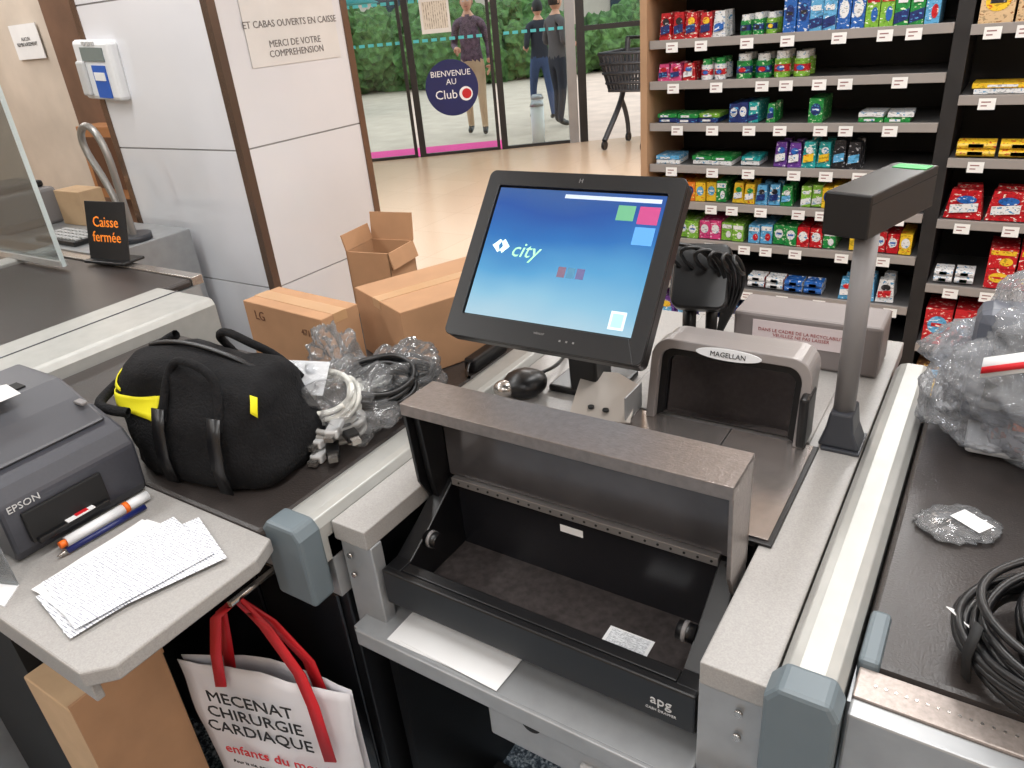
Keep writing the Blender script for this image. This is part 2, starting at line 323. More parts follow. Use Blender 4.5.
person('walking_woman',Vector((-6.72,11.3,-.06)),-2.3,DK,JN,mat('hair_dark',(28,20,18),.7),(down,bent),1.0,.2)
person('standing_woman',Vector((-6.0,10.6,-.06)),2.7,mat('coat_grey',(92,84,84),.9),DK,HR,(bent,bent),1.04,.05)
# ---------------------------------------------------------------- trolley
tp=Vector((-3.92,8.75,0));group('shopping_trolley',tp)
Tt=Matrix.Translation(tp)@Matrix.Rotation(-.05,4,'Z')@Matrix.Scale(1.08,4)
def tt(pts): return [Tt@Vector(p) for p in pts]
for z,w,d in ((1.0,.29,.27),(.9,.28,.25),(.8,.26,.23),(.7,.24,.2),(.62,.22,.18)):
    tube('basket_ring',tt([(-w,-d,z),(w,-d,z),(w,d,z),(-w,d,z)]),.018,CHAR,True,poly=True)
for i in range(13):
    a=-1+i/6
    for s in(-1,1):
        tube('rib',tt([(a*.22,s*.18,.62),(a*.29,s*.27,1.0)]),.012,CHAR,poly=True);tube('rib',tt([(s*.22,a*.18,.62),(s*.29,a*.27,1.0)]),.012,CHAR,poly=True)
box('basket_floor',-.22,.22,-.18,.18,.61,.63,BLK,T=Tt)
for s in(-1,1):
    tube('side_frame',tt([(s*.22,.28,1.12),(s*.22,.22,.7),(s*.22,.1,.45),(s*.22,-.1,.3),(s*.24,-.28,.1)]),.034,CHAR)
    tube('lower_frame',tt([(s*.22,.1,.5),(s*.23,.28,.3),(s*.24,.3,.1)]),.03,CHAR)
    for y in(-.28,.3): cyl('wheel',Tt@Vector((s*.24-.015,y,.055)),Tt@Vector((s*.24+.015,y,.055)),.055,BLK)
tube('handle',tt([(-.25,.3,1.12),(.25,.3,1.12)]),.02,BLK,poly=True)
# ---------------------------------------------------------------- gondola shelves
group('shelf_unit',(-.2,3.3,0))
SHF=mat('shelf_metal_grey',(112,110,110),.4,.3);TAGR=mat('shelf_edge',(150,144,140),.45);WOOD=mat('shelf_side_wood',(176,140,108),.6,0,8,.08);BACK=mat('shelf_back_black',(34,32,32),.6)
SY=3.1
box('end_panel',-1.355,-1.325,SY-.02,SY+.55,0,1.95,WOOD,.002);box('back_panel',-1.325,1.9,SY+.42,SY+.46,0,1.95,BACK);box('plinth',-1.325,1.9,SY+.02,SY+.4,0,.06,BACK)
b1=[.05,.245,.445,.65,.815,.97,1.14,1.305,1.46,1.66,1.86];b2=[.05,.30,.55,.80,1.02,1.23,1.45,1.68,1.88]
TAG=mat('price_tag',(238,238,236),.5)
def bay(x0,x1,zs,pre):
    for i,z in enumerate(zs):
        box('%s_shelf_%d'%(pre,i),x0,x1,SY+.01,SY+.42,z-.02,z-.004,SHF,.001);box('%s_edge_%d'%(pre,i),x0,x1,SY-.004,SY+.01,z-.030,z+.002,TAGR,.001)
bay(-1.32,-.235,b1,'bay1');bay(-.185,.86,b2,'bay2');bay(.9,1.9,b1,'bay3')
for x in(-.235,.86): box('upright',x,x+.05,SY+.03,SY+.42,0,1.95,BACK)
def tags():
    vs=[];fs=[]
    for x0,x1,zs in((-1.28,-.25,b1),(-.16,.84,b2),(.93,1.85,b1)):
        for z in zs:
            x=x0+random.uniform(0,.08)
            while x<x1-.05:
                b=len(vs);vs+=[(x,SY-.006,z-.045),(x+.05,SY-.006,z-.045),(x+.05,SY-.006,z-.008),(x,SY-.006,z-.008)];fs.append((b,b+1,b+2,b+3))
                for q in range(2):
                    b=len(vs);zz=z-.018-.012*q;vs+=[(x+.008,SY-.0065,zz-.004),(x+.036-.01*q,SY-.0065,zz-.004),(x+.036-.01*q,SY-.0065,zz),(x+.008,SY-.0065,zz)];fs.append((b,b+1,b+2,b+3))
                x+=random.choice((.09,.12,.15,.18))
    mi=[1 if i%3 else 0 for i in range(len(fs))]
    mesh('price_tags',vs,fs,[TAG,mat('tag_ink',(150,110,110),.6)],mi=mi)
tags()
PAL={'r':(196,28,38),'b':(40,100,180),'lb':(96,170,215),'g':(36,140,66),'lg':(130,184,64),'y':(238,196,50),'o':(232,124,40),'p':(220,70,130),'w':(232,232,232),'v':(104,58,146),'db':(35,50,110),'br':(112,74,48),'be':(216,184,142),'t':(40,165,165),'k':(38,38,42)}
ALT={'r':(245,236,220),'b':(235,240,245),'lb':(240,245,250),'g':(225,240,200),'lg':(245,245,225),'y':(200,60,30),'o':(250,230,120),'p':(250,225,235),'w':(90,150,190),'v':(230,215,240),'db':(90,170,220),'br':(230,190,110),'be':(150,96,56),'t':(235,250,240),'k':(170,170,175)}
PM={k:pkgmat('package_'+k,v,ALT[k]) for k,v in PAL.items()};PK=list(PAL)
group('candy_packages',(-.2,3.2,0))
def row(nm,z,segs):
    vs=[];fs=[];mi=[]
    def ab(x0,x1,y0,y1,z0,z1,k,tp=1,ang=0):
        b=len(vs);cx=(x0+x1)/2;cy=(y0+y1)/2;ca,sa=math.cos(ang),math.sin(ang)
        for x in(x0,x1):
            for y in(y0,y1):
                for zz in(z0,z1):
                    s=tp if zz==z1 else 1;dx=(x-cx)*s;dy=(y-cy)*s;vs.append((cx+dx*ca-dy*sa,cy+dx*sa+dy*ca,zz))
        for f in BF: fs.append(tuple(b+q for q in f));mi.append(PK.index(k))
    def cy(cx,cyy,r,z0,z1,k,n=12):
        b=len(vs)
        for zz in(z0,z1):
            for i in range(n):vs.append((cx+r*math.cos(2*math.pi*i/n),cyy+r*math.sin(2*math.pi*i/n),zz))
        fs.append(tuple(b+i for i in range(n)));mi.append(PK.index(k));fs.append(tuple(b+n+i for i in range(n)));mi.append(PK.index(k))
        for i in range(n): fs.append((b+i,b+(i+1)%n,b+n+(i+1)%n,b+n+i));mi.append(PK.index(k))
    def fdisc(cx,y,cz,rx,rz,k,n=14):
        b=len(vs)
        for i in range(n): vs.append((cx+rx*math.cos(2*math.pi*i/n),y,cz+rz*math.sin(2*math.pi*i/n)))
        fs.append(tuple(range(b,b+n)));mi.append(PK.index(k))
    def quad(x0,x1,y,z0,z1,k,sl=0):
        b=len(vs);vs.extend([(x0,y,z0),(x1,y,z0+sl),(x1,y,z1+sl),(x0,y,z1)]);fs.append((b,b+1,b+2,b+3));mi.append(PK.index(k))
    for x0,x1,kind,cols,w,h in segs:
        x=x0;i=0
        while x+w<=x1+.001:
            c=cols[(i//2)%len(cols)];rs=random.Random((i//2)*17+len(nm)+int(z*100));c2=rs.choice(['w','w','y','r','lb','db']);c2='w' if c2==c else c2
            if c=='w':c2=rs.choice(['b','r','g'])
            c3=rs.choice(['y','w','r','k','g','b']);dy=SY+.02+random.uniform(0,.02);hh=h*random.uniform(.93,1.04)
            if kind=='box':
                ab(x,x+w*.93,dy,dy+.16,z,z+hh,c);st=rs.randint(0,3);y=dy-.0012
                if st==0: quad(x+w*.08,x+w*.85,y,z+hh*.4,z+hh*.72,c2);quad(x+w*.18,x+w*.72,y-.0008,z+hh*.5,z+hh*.6,c)
                elif st==1: fdisc(x+w*.46,y,z+hh*.55,w*.34,hh*.25,c2);quad(x+w*.25,x+w*.68,y-.0008,z+hh*.5,z+hh*.6,c3)
                elif st==2: quad(x,x+w*.93,y,z+hh*.05,z+hh*.35,c2,hh*.12);quad(x+w*.15,x+w*.78,y-.0008,z+hh*.62,z+hh*.78,'w')
                else: quad(x+w*.05,x+w*.88,y,z+hh*.68,z+hh*.9,c2);fdisc(x+w*.6,y-.0008,z+hh*.35,w*.22,hh*.2,c3)
            elif kind=='bot':
                for yy in(0,.08): cy(x+w*.5,dy+.03+yy,w*.42,z,z+hh*.72,c);cy(x+w*.5,dy+.03+yy,w*.34,z+hh*.72,z+hh,'w' if c!='w' else 'g')
                cy(x+w*.5,dy+.03,w*.43,z+hh*.22,z+hh*.5,c2);fdisc(x+w*.5,dy+.03-w*.44,z+hh*.36,w*.2,hh*.1,c3)
            elif kind=='flat':
                for q in range(max(1,int(h/.018))):
                    o=random.uniform(-.004,.004);ab(x+o,x+w*.94+o,dy+abs(o)*2,dy+.12,z+q*.018,z+q*.018+.016,c if q%3 else c2,1,random.uniform(-.06,.06));
                    quad(x+w*.2+o,x+w*.6+o,dy-.004,z+q*.018+.004,z+q*.018+.012,'w')
            elif kind=='bag':
                a=random.uniform(-.12,.12)
                ab(x,x+w*.95,dy,dy+.05,z,z+hh,c,.75,a);quad(x+w*.12,x+w*.8,dy-.006,z+hh*.2,z+hh*.5,c2,hh*.08);fdisc(x+w*.5,dy-.003,z+hh*.68,w*.25,hh*.14,c3)
                ab(x+.01,x+w*.9,dy+.08,dy+.13,z,z+hh*1.02,c,.75,-a)
            elif kind=='roll':
                for q in range(3):
                    for p_ in range(2):
                        zz=z+.014+p_*.026;b=len(vs);n=10
                        for xx in(x+.004,x+w*.94):
                            for i2 in range(n):vs.append((xx,dy+.015+q*.03+.013*math.cos(2*math.pi*i2/n),zz+.013*math.sin(2*math.pi*i2/n)))
                        for i2 in range(n):fs.append((b+i2,b+(i2+1)%n,b+n+(i2+1)%n,b+n+i2));mi.append(PK.index(c))
                        fs.append(tuple(range(b,b+n)));mi.append(PK.index(c2));fs.append(tuple(range(b+n,b+2*n)));mi.append(PK.index(c2))
                        quad(x+w*.3,x+w*.65,dy-.0,zz-.006,zz+.006,c3)
            x+=w;i+=1
    mesh(nm,vs,fs,[PM[k] for k in PK],mi=mi)
row('row_i',1.46,[(-1.29,-.98,'bag',['r','r','w','r'],.055,.095),(-.97,-.82,'bot',['g','lg'],.048,.075),(-.80,-.24,'box',['b','lb','b','lg','g','lb','b'],.047,.115)])
row('row_h',1.305,[(-1.30,-1.13,'bag',['p','r','p'],.055,.065),(-1.12,-1.0,'bot',['w','w'],.055,.08),(-.98,-.68,'bot',['g','lg','g'],.072,.092)])
row('row_g',1.14,[(-1.30,-1.02,'flat',['g','lg','g'],.09,.05),(-.99,-.85,'box',['db','t'],.04,.075),(-.84,-.80,'bag',['g'],.035,.07),(-.68,-.62,'box',['g'],.055,.09),(-.5,-.26,'flat',['w','lb'],.09,.045)])
row('row_f',.97,[(-1.30,-1.17,'flat',['lb','w'],.11,.05),(-1.14,-.96,'flat',['g','lg'],.09,.05),(-.93,-.83,'flat',['t','b'],.08,.04),(-.80,-.45,'bag',['v','t','k','t'],.055,.10)])
row('row_e',.815,[(-1.3,-.98,'box',['y','o','y','g'],.045,.085),(-.96,-.70,'bag',['y','lb','g'],.05,.08),(-.68,-.5,'box',['lg','y','r'],.04,.085),(-.48,-.25,'box',['r','y'],.045,.085)])
row('row_d',.65,[(-1.3,-.9,'box',['g','lg','p','lg'],.05,.08),(-.88,-.5,'box',['lb','g','r','g'],.05,.08),(-.48,-.25,'box',['y','r'],.045,.08)])
row('row_c',.445,[(-1.3,-.9,'bag',['r','y','w'],.07,.09),(-.88,-.52,'roll',['w','b','db'],.08,.06),(-.5,-.25,'bag',['lb','w'],.07,.09)])
row('row_b',.245,[(-1.3,-.8,'bag',['v','db','r'],.1,.12),(-.78,-.25,'bag',['r','v','b'],.08,.10)])
row('row_a',.05,[(-1.3,-.8,'bag',['v','r','db'],.12,.12),(-.78,-.25,'bag',['b','y','v'],.09,.12)])
row('row_r',1.45,[(-.17,.85,'box',['be','w','br','be'],.105,.12)])
row('row_q',1.23,[(-.15,.08,'flat',['y','y'],.22,.036),(.1,.84,'roll',['y','o','r'],.14,.05)])
row('row_p',1.02,[(-.17,.1,'roll',['y','r'],.13,.06),(.12,.84,'box',['r','y','be'],.12,.06)])
row('row_o',.80,[(-.17,.84,'bag',['r','w','r','be'],.13,.10)])
row('row_n',.55,[(-.17,-.02,'roll',['w','be'],.07,.08),(-.0,.84,'box',['r','r','w','r'],.095,.075)]);row('row_n_upper',.627,[(-.0,.84,'box',['r','w','r','r'],.095,.075)])
row('row_m',.30,[(-.17,.84,'box',['r','r','w','br'],.10,.15)])
row('row_l',.05,[(-.17,.84,'box',['br','r','v'],.12,.15)])
for k,z in enumerate(b1[:9]): row('row_x%d'%k,z,[(.93,1.88,'box',random.sample(PK,5),.08,.1)])
# ---------------------------------------------------------------- centre checkout unit
group('checkout_counter',(-.45,1.1,0))
Z=.93
def well(nm,x0,x1,y0,y1,z0=Z-.035,m=SLAB): return box(nm,x0,x1,y0,y1,z0,Z,m,.002)
well('worktop_side',-.796,-.726,.61,.84);well('worktop_side_r',-.198,-.118,.61,1.62)
well('worktop_left',-.796,-.552,.84,1.62);well('worktop_back',-.552,-.198,1.14,1.62);
box('well_tray',-.552,-.198,.84,1.14,Z-.09,Z-.08,BLKM)
box('front_cheek',-.79,-.724,.615,.64,.70,Z-.035,STEELD,.002);box('front_cheek_r',-.2,-.12,.615,.64,.0,Z-.035,STEELD,.002)
box('side_cabinet_r',-.2,-.122,.64,1.6,0,Z-.035,STEELD);box('side_panel_l',-.79,-.77,.66,1.6,0,Z-.035,BLK);box('drawer_shelf',-.77,-.2,.585,.95,.728,.742,STEELD,.002)
box('shelf_lip',-.76,-.13,.578,.586,.712,.744,STEELD,.002);box('rear_panel',-.77,-.2,1.45,1.47,0,Z-.04,BLK)
box('cable_cover',-.52,-.20,.60,.64,.62,.712,STEELD,.004);cyl('cover_hole',(-.44,.597,.69),(-.44,.602,.69),.016,BLKM);box('cover_step',-.36,-.22,.592,.602,.62,.66,LGREY,.004)
box('cross_bar',-.77,-.2,.85,.9,.0,.03,BLKM);tube('post_bar',[(-.5,1.0,0),(-.42,.9,.7)],.015,BLKM,poly=True)
for y,z in((.612,.87),(.612,.83)): cyl('bolt',(-.77,y,z),(-.77,y-.004,z),.005,STEEL);cyl('bolt',(-.15,y,z),(-.15,y-.004,z),.005,STEEL)
group('paper_sheets',(-.6,.63,.742))
for i in range(3): box('sheet_%d'%i,-.095,.095,-.032,.06,0,.0008,PAPER,T=Matrix.Translation((-.605+.012*i,.622,.7425+.0012*i))@Matrix.Rotation(.02-.03*i,4,'Z'))
# cash drawer
group('cash_drawer',(-.46,.73,.775))
DX0,DX1=-.718,-.205
box('base',DX0,DX1,.63,.812,.778,.79,BLK,.002);box('front_panel',DX0,DX1,.622,.636,.785,.852,BLK,.003);box('runner',DX0+.01,DX1-.01,.69,.80,.746,.778,BLKM)
FLO=mat('till_floor',(74,68,67),.28,.35,90,.3,.1,200);box('till_floor',DX0+.02,DX1-.02,.64,.80,.79,.793,FLO)
for nm,x in(('side_l',DX0),('side_r',DX1-.03)):
    prism(nm,[(.632,.78),(.812,.78),(.812,.93),(.79,.93),(.72,.885),(.66,.852),(.632,.852)],'x',x,x+.03,BLK,.002)
box('rear_wall',DX0+.03,DX1-.03,.798,.81,.79,.925,mat('till_rear',(26,26,29),.22),.001)
box('front_lip',DX0+.03,DX1-.03,.636,.656,.843,.852,BLK,.002)
for x in(DX0+.03,DX1-.055): 
    cyl('roller',(x,.705,.868),(x+.025,.705,.868),.013,BLK);cyl('roller_tip',(x+.008,.705,.868),(x+.014,.705,.868),.0145,GREYP)
box('hinge_strip',DX0+.03,DX1-.03,.784,.799,.922,.936,mat('hinge_metal',(150,146,144),.35,.6),.001)
for i in range(24): cyl('hinge_rivet',(DX0+.045+i*.0195,.7845,.929),(DX0+.045+i*.0195,.783,.929),.002,BLKM,n=8)
group('cash_drawer_lid',(-.46,.79,.93))
LIDI=mat('lid_inside_glossy',(96,93,94),.16,.5,10,.25);box('inner_panel',DX0+.022,DX1-.012,.793,.800,.938,1.095,LIDI)
LS=mat('lid_steel',(138,130,126),.3,.75,90,.1,.15,250)
prism('outer_shell',[(.801,.925),(.801,1.094),(.728,1.094),(.728,1.080),(.724,1.080),(.724,1.100),(.808,1.100),(.808,.925)],'x',DX0,DX1+.002,LS,.001)
for nm,x in(('cheek_l',DX0),('cheek_r',DX1-.004)):
    prism(nm,[(.726,1.098),(.805,1.098),(.805,.88),(.775,.87),(.735,.95)],'x',x,x+.006,LS if nm=='cheek_r' else BLK,.001)
prism('hinge_arm_l',[(.74,1.07),(.79,1.08),(.80,.90),(.765,.88),(.75,.95)],'x',DX0+.008,DX0+.02,BLK,.002)
group('till_labels',(-.4,.72,.793))
box('floor_label',-.375,-.305,.70,.735,.793,.7936,PAPER,T=None);box('floor_label_print',-.370,-.31,.703,.732,.7936,.7938,printed('lbl',150,300),T=None);box('wall_label',-.49,-.45,.7972,.7978,.885,.898,PAPER)
Tf=frameT((-.25,.6215,.815),(1,0,0),(0,0,1));text('maker_lettering','apg',.022,Tf@Matrix.Translation((0,.005,0)),LGREY,.0004);text('maker_small','CASH DRAWER',.006,Tf@Matrix.Translation((0,-.012,0)),LGREY,.0003)
# ---------------------------------------------------------------- scanner
group('barcode_scanner',(-.36,1.0,.85))
box('bed_body',-.548,-.202,.845,1.12,.86,.928,BLK,.004)
PLT=mat('scanner_plate_steel',(172,164,160),.22,.85,60,.08)
box('bed_frame',-.55,-.18,.842,1.125,.9305,.935,BLK,.001)
box('bed_steel_plate',-.543,-.187,.85,1.12,.935,.938,PLT,.001);box('bed_glass',-.50,-.34,.875,1.03,.938,.9388,mat('scanner_glass',(60,54,52),.08,.4),.001)
box('plate_seam',-.325,-.323,.85,1.12,.938,.9385,BLKM)
def archp(x0,x1,z0,z1,r,n=8,tp=.0):
    P=[(x0,z0)];
    for i in range(n+1):
        a=math.pi-math.pi/2*i/n;P.append((x0+tp+r+r*math.cos(a),z1-r+r*math.sin(a)))
    for i in range(n+1):
        a=math.pi/2-math.pi/2*i/n;P.append((x1-tp-r+r*math.cos(a),z1-r+r*math.sin(a)))
    return P+[(x1,z0)]
Tsc=Matrix(((1,0,0,0),(0,1,.25,1.105-.25*.93),(0,0,1,0),(0,0,0,1)))
def ring(nm,P,Q,y0,y1,m,T,bev=0):
    n=len(P);vs=[];
    for y in(y0,y1):
        vs+=[T@Vector((p[0],y,p[1])) for p in P]+[T@Vector((p[0],y,p[1])) for p in Q]
    fs=[]
    for i in range(n-1):
        fs+=[(i,i+1,n+i+1,n+i),(2*n+i,2*n+n+i,2*n+n+i+1,2*n+i+1),(i,2*n+i,2*n+i+1,i+1),(n+i,n+i+1,3*n+i+1,3*n+i)]
    fs+=[(0,n,3*n,2*n),(n-1,3*n-1,4*n-1,2*n-1)]
    return mesh(nm,vs,fs,m,bev)
SCG=mat('scanner_grey',(146,140,138),.35,.3)
ring('tower_frame',archp(-.478,-.202,.938,1.082,.035),archp(-.462,-.218,.938,1.066,.026),-.005,.03,SCG,Tsc,.002)
prism('tower_body',archp(-.475,-.205,.938,1.078,.033),'y',.03,.075,SCG,.004,T=Tsc)
WG=mat('scanner_window',(120,118,120),.02,1.0,2,.3)
prism('tower_window',archp(-.462,-.218,.94,1.066,.02),'y',.020,.024,WG,T=Tsc)
ring('inner_bezel',archp(-.463,-.217,.938,1.067,.026),archp(-.450,-.230,.944,1.050,.016),.008,.022,BLK,Tsc,.001)
disc('badge',frameT((-.34,1.131,1.072),(1,0,0),(0,.25,1)),.010,.003,WHITE,n=32,sx=5.6)
text('badge_lettering','MAGELLAN',.012,frameT((-.34,1.1275,1.072),(1,0,0),(0,.25,1))@Matrix.Translation((0,0,.0005)),INK,.0004)
box('tower_foot',-.214,-.199,1.10,1.16,.938,1.03,BLK,.005)
group('power_supply_box',(-.28,1.5,.93))
box('housing',-.42,-.14,1.42,1.53,.931,1.035,mat('housing_beige_grey',(124,116,114),.5),.006)
box('notice',-.38,-.19,1.4185,1.4195,.975,1.022,mat('notice_pink_paper',(214,200,200),.7))
text('notice_lettering','DANS LE CADRE DE LA RECYCLABILITE\nVEUILLEZ NE PAS LAISSER',.0095,frameT((-.285,1.418,.998),(1,0,0),(0,0,1)),mat('ink_red',(150,50,50),.7),.0002)
for i in range(4): box('vent_%d'%i,-.4+i*.02,-.39+i*.02,1.417,1.42,.945,.965,BLKM)
# pole display
group('customer_display_pole',(-.155,1.16,.93))
prism('foot',[(-.185,.936),(-.12,.936),(-.132,.965),(-.137,1.0),(-.171,1.0),(-.176,.965)],'y',1.13,1.19,CHAR,.004)
box('foot_plate',-.178,-.119,1.125,1.2,.9305,.936,CHAR,.001)
cyl('mast',(-.154,1.155,.96),(-.154,1.155,1.29),.0165,GREYP)
Tp=Matrix.Translation((-.152,1.235,1.320))@Matrix.Rotation(-.27,4,'Z')
box('display_head',-.034,.034,-.112,.112,-.032,.032,BLK,.003,T=Tp);box('led_strip',-.02,.03,.07,.10,.032,.0332,GRN,T=Tp);box('seam',.0335,.0345,-.11,.11,.018,.0195,BLKM,T=Tp)
# ---------------------------------------------------------------- monitor
group('touchscreen_monitor',(-.6,1.1,.93))
Tm=frameT((-.592,1.022,1.246),(1,.03,-.01),(0,.64,.768))
def rrect(w,h,r,cx=0,cy=0,n=6):
    P=[]
    for sx,sy,a0 in((1,-1,-90),(1,1,0),(-1,1,90),(-1,-1,180)):
        for i in range(n+1):
            a=math.radians(a0+90*i/n);P.append((cx+sx*(w/2-r)+r*math.cos(a),cy+sy*(h/2-r)+r*math.sin(a)))
    return P
prism('bezel',rrect(.362,.308,.012),'z',-.03,0,BLK,.004,T=Tm);prism('rear_shell',rrect(.30,.24,.03),'z',-.075,-.03,BLK,.006,T=Tm)
ring('bezel_rim',[(a,b) for a,b in rrect(.362,.308,.012)]+[rrect(.362,.308,.012)[0]],rrect(.312,.24,.004,0,.006)+[rrect(.312,.24,.004,0,.006)[0]],0,.006,BLK,Tm@Matrix(((1,0,0,0),(0,0,1,0),(0,1,0,0),(0,0,0,1))),.0015)
def screen_mat():
    m=D.materials.new('screen_display');m.use_nodes=True;N=m.node_tree.nodes;L=m.node_tree.links;b=N['Principled BSDF']
    tc=N.new('ShaderNodeTexCoord');sp=N.new('ShaderNodeSeparateXYZ');L.new(tc.outputs['Generated'],sp.inputs[0])
    r=N.new('ShaderNodeValToRGB');e=r.color_ramp.elements;e[0].position=0;e[0].color=lin((186,222,238))+(1,);e[1].position=1;e[1].color=lin((62,104,168))+(1,)
    for p,c in((.18,(150,208,236)),(.38,(96,176,226)),(.62,(44,124,200)),(.85,(36,92,176))):
        k=r.color_ramp.elements.new(p);k.color=lin(c)+(1,)
    n=N.new('ShaderNodeTexNoise');n.inputs['Scale'].default_value=1.6;L.new(tc.outputs['Generated'],n.inputs[0])
    a=N.new('ShaderNodeMath');a.operation='MULTIPLY_ADD';a.inputs[1].default_value=.35;L.new(n.outputs['Fac'],a.inputs[0]);
    s=N.new('ShaderNodeMath');s.operation='SUBTRACT';s.inputs[1].default_value=.175;L.new(sp.outputs['Z'],s.inputs[0]);L.new(s.outputs[0],a.inputs[2]);L.new(a.outputs[0],r.inputs[0])
    b.inputs['Base Color'].default_value=(.01,.01,.015,1);b.inputs['Roughness'].default_value=.08
    L.new(r.outputs[0],b.inputs['Emission Color']);b.inputs['Emission Strength'].default_value=.9;return m
tbox('screen',Tm,.306,.234,.002,screen_mat(),0,.006,.0005)
def em(n,c,s=.4): return mat('ui_'+n,c,.3,em=s)
z0=.0028
tbox('ui_top_bar',Tm,.17,.007,.0003,em('white',(175,188,210)),.062,.113,z0);tbox('ui_button_green',Tm,.030,.026,.0003,em('green',(90,150,116)),.092,.090,z0);tbox('ui_button_magenta',Tm,.034,.030,.0003,em('magenta',(160,62,112)),.131,.088,z0)
tbox('ui_button_blue',Tm,.034,.03,.0003,em('blue',(80,140,200)),.131,.053,z0);tbox('ui_icon',Tm,.026,.03,.0003,em('pale',(200,220,228)),.125,-.088,z0);tbox('ui_icon_inner',Tm,.018,.022,.0002,em('pale2',(150,190,200)),.125,-.088,z0+.0003)
for k,(x,c) in enumerate(((-.0,(110,90,110)),(.017,(70,120,150)),(.034,(90,90,130)))): tbox('ui_tile_%d'%k,Tm,.014,.018,.0003,em('tile%d'%k,c,.3),x+.008,-.02,z0)
UG=em('logo',(206,236,226),.7)
text('ui_city','city',.038,Tm@Matrix.Translation((-.070,.010,z0)),em('letters',(150,214,170),.6),.0002,shear=.25)
prism('ui_arrow_l',[(-.136,.015),(-.123,.027),(-.119,.024),(-.124,.015),(-.119,.006),(-.123,.003)],'z',z0,z0+.0003,UG,T=Tm);prism('ui_arrow_r',[(-.102,.015),(-.114,.028),(-.119,.022),(-.115,.015),(-.119,.008),(-.114,.002)],'z',z0,z0+.0003,UG,T=Tm)
text('bezel_lettering','wincor',.007,Tm@Matrix.Translation((0,-.128,.0062)),GREYP,.0002);text('bezel_mark','H',.011,Tm@Matrix.Translation((0,.14,.0062)),GREYP,.0002)
for i in range(3): tbox('led_%d'%i,Tm,.003,.003,.001,GREYP,.04+.012*i,-.135,.006)
box('mast_foot',-.70,-.56,1.13,1.26,.93,.945,BLK,.005);prism('mast',[(1.13,.94),(1.2,.94),(1.19,1.12),(1.13,1.22),(1.08,1.20),(1.12,1.1)],'x',-.65,-.59,BLK,.006)
tbox('mast_hinge',Tm,.12,.07,.03,BLK,0,-.02,-.10,.005)
group('mounting_bracket',(-.55,1.12,.93))
prism('plate',[(.0,.0),(.115,.0),(.115,.10),(.07,.13),(.0,.13)],'z',0,.003,mat('bracket_metal',(178,170,162),.35,.4),.0005,T=frameT((-.60,1.03,.941),(1,.25,0),(-.25,1,.30)))
box('side',-.50,-.497,1.06,1.13,.94,.99,STEELD);[cyl('hole',(-.57+.03*i,1.065,.953),(-.57+.03*i,1.065,.9565),.006,BLKM) for i in range(2)]
group('handheld_card_reader',(-.72,1.12,.93))
blob('shell',(-.735,1.10,.955),(.045,.045,.028),BLK,.08,2,3,flat=.931);tube('lead',[(-.73,1.12,.96),(-.71,1.15,.97),(-.72,1.2,.94),(-.75,1.3,.937)],.004,BLK)
blob('silver_cap',(-.76,1.06,.955),(.022,.02,.018),STEEL,0,1,3)
group('cable_adapter',(-.915,1.12,.93));box('brick',-.91,-.88,1.13,1.26,.933,.965,BLK,.006);tube('lead',[(-.895,1.14,.955),(-.89,1.12,.96),(-.885,1.10,.945),(-.86,1.08,.952)],.004,BLK)
group('payment_terminal',(-.50,1.38,.93))
cyl('stem',(-.50,1.38,.93),(-.50,1.38,1.06),.014,BLK);cyl('stem_b',(-.46,1.40,.93),(-.46,1.40,1.06),.012,BLK);cyl('stem_foot',(-.48,1.39,.93),(-.48,1.39,.94),.055,BLK)
Tpt=frameT((-.47,1.36,1.12),(1,.2,0),(0,.5,.85));prism('body',rrect(.11,.13,.02),'z',-.025,.015,BLK,.005,T=Tpt);prism('cradle',rrect(.13,.10,.02),'z',-.045,-.025,CHAR,.005,T=Tpt)
for i in range(6): tube('lead_%d'%i,[(-.51+.025*i,1.35,1.14),(-.55+.035*i,1.30,1.20-.01*i),(-.47+.01*i,1.33,1.205),(-.42+.012*i,1.36,1.13),(-.43,1.38,1.02),(-.45,1.38,.95)],.004,BLK)
# ---------------------------------------------------------------- lane rails & belts
def railprof(x0,x1,zt=.955,zb=.86):
    return [(x0,zb),(x0,zt-.018),(x0+.008,zt-.004),(x0+.02,zt),(x1-.02,zt),(x1-.008,zt-.004),(x1,zt-.018),(x1,zb)]
group('outfeed_conveyor',(-1.3,1.0,0))
prism('rail_right',railprof(-.872,-.80,.945),'y',.575,1.62,ALUL,.002)
prism('rail_end_cap',[(-.885,.80),(-.885,.93),(-.87,.948),(-.81,.948),(-.798,.93),(-.798,.80)],'y',.545,.59,CAP,.006)
box('belt',-1.80,-.876,.535,1.02,.905,.932,BELT,.008);box('belt_far',-1.45,-.876,1.02,1.45,.905,.932,BELT,.008)
box('far_plate',-1.45,-.876,1.45,1.55,.90,.93,STEELD,.003)
box('frame',-1.80,-.80,.60,1.02,.78,.904,STEELD);box('frame_far',-1.45,-.80,1.02,1.55,.78,.903,STEELD)
CBG=mat('cabinet_black_gloss',(22,22,25),.2)
box('cabinet',-1.75,-.81,.62,1.0,.0,.78,BLK,.003);box('cabinet_far',-1.42,-.81,1.0,1.5,.0,.78,BLK,.003)
box('cabinet_door',-1.05,-.83,.612,.62,.05,.76,CBG,.003);box('cabinet_door_b',-1.28,-1.06,.612,.62,.05,.76,CBG,.003)
prism('rail_left',railprof(-2.08,-1.80,.975,.80),'y',.2,1.17,ALUL,.003)
box('rail_left_groove',-1.97,-1.965,.2,1.172,.974,.9765,CHAR);box('rail_left_body',-2.06,-1.82,.2,1.15,0,.80,STEELD)
group('lane_worktop',(-1.25,.4,0))
prism('worktop',[(-1.75,.235),(-.86,.235),(-.83,.265),(-.83,.49),(-.85,.535),(-1.75,.535)],'z',.905,.93,SLAB,.003)
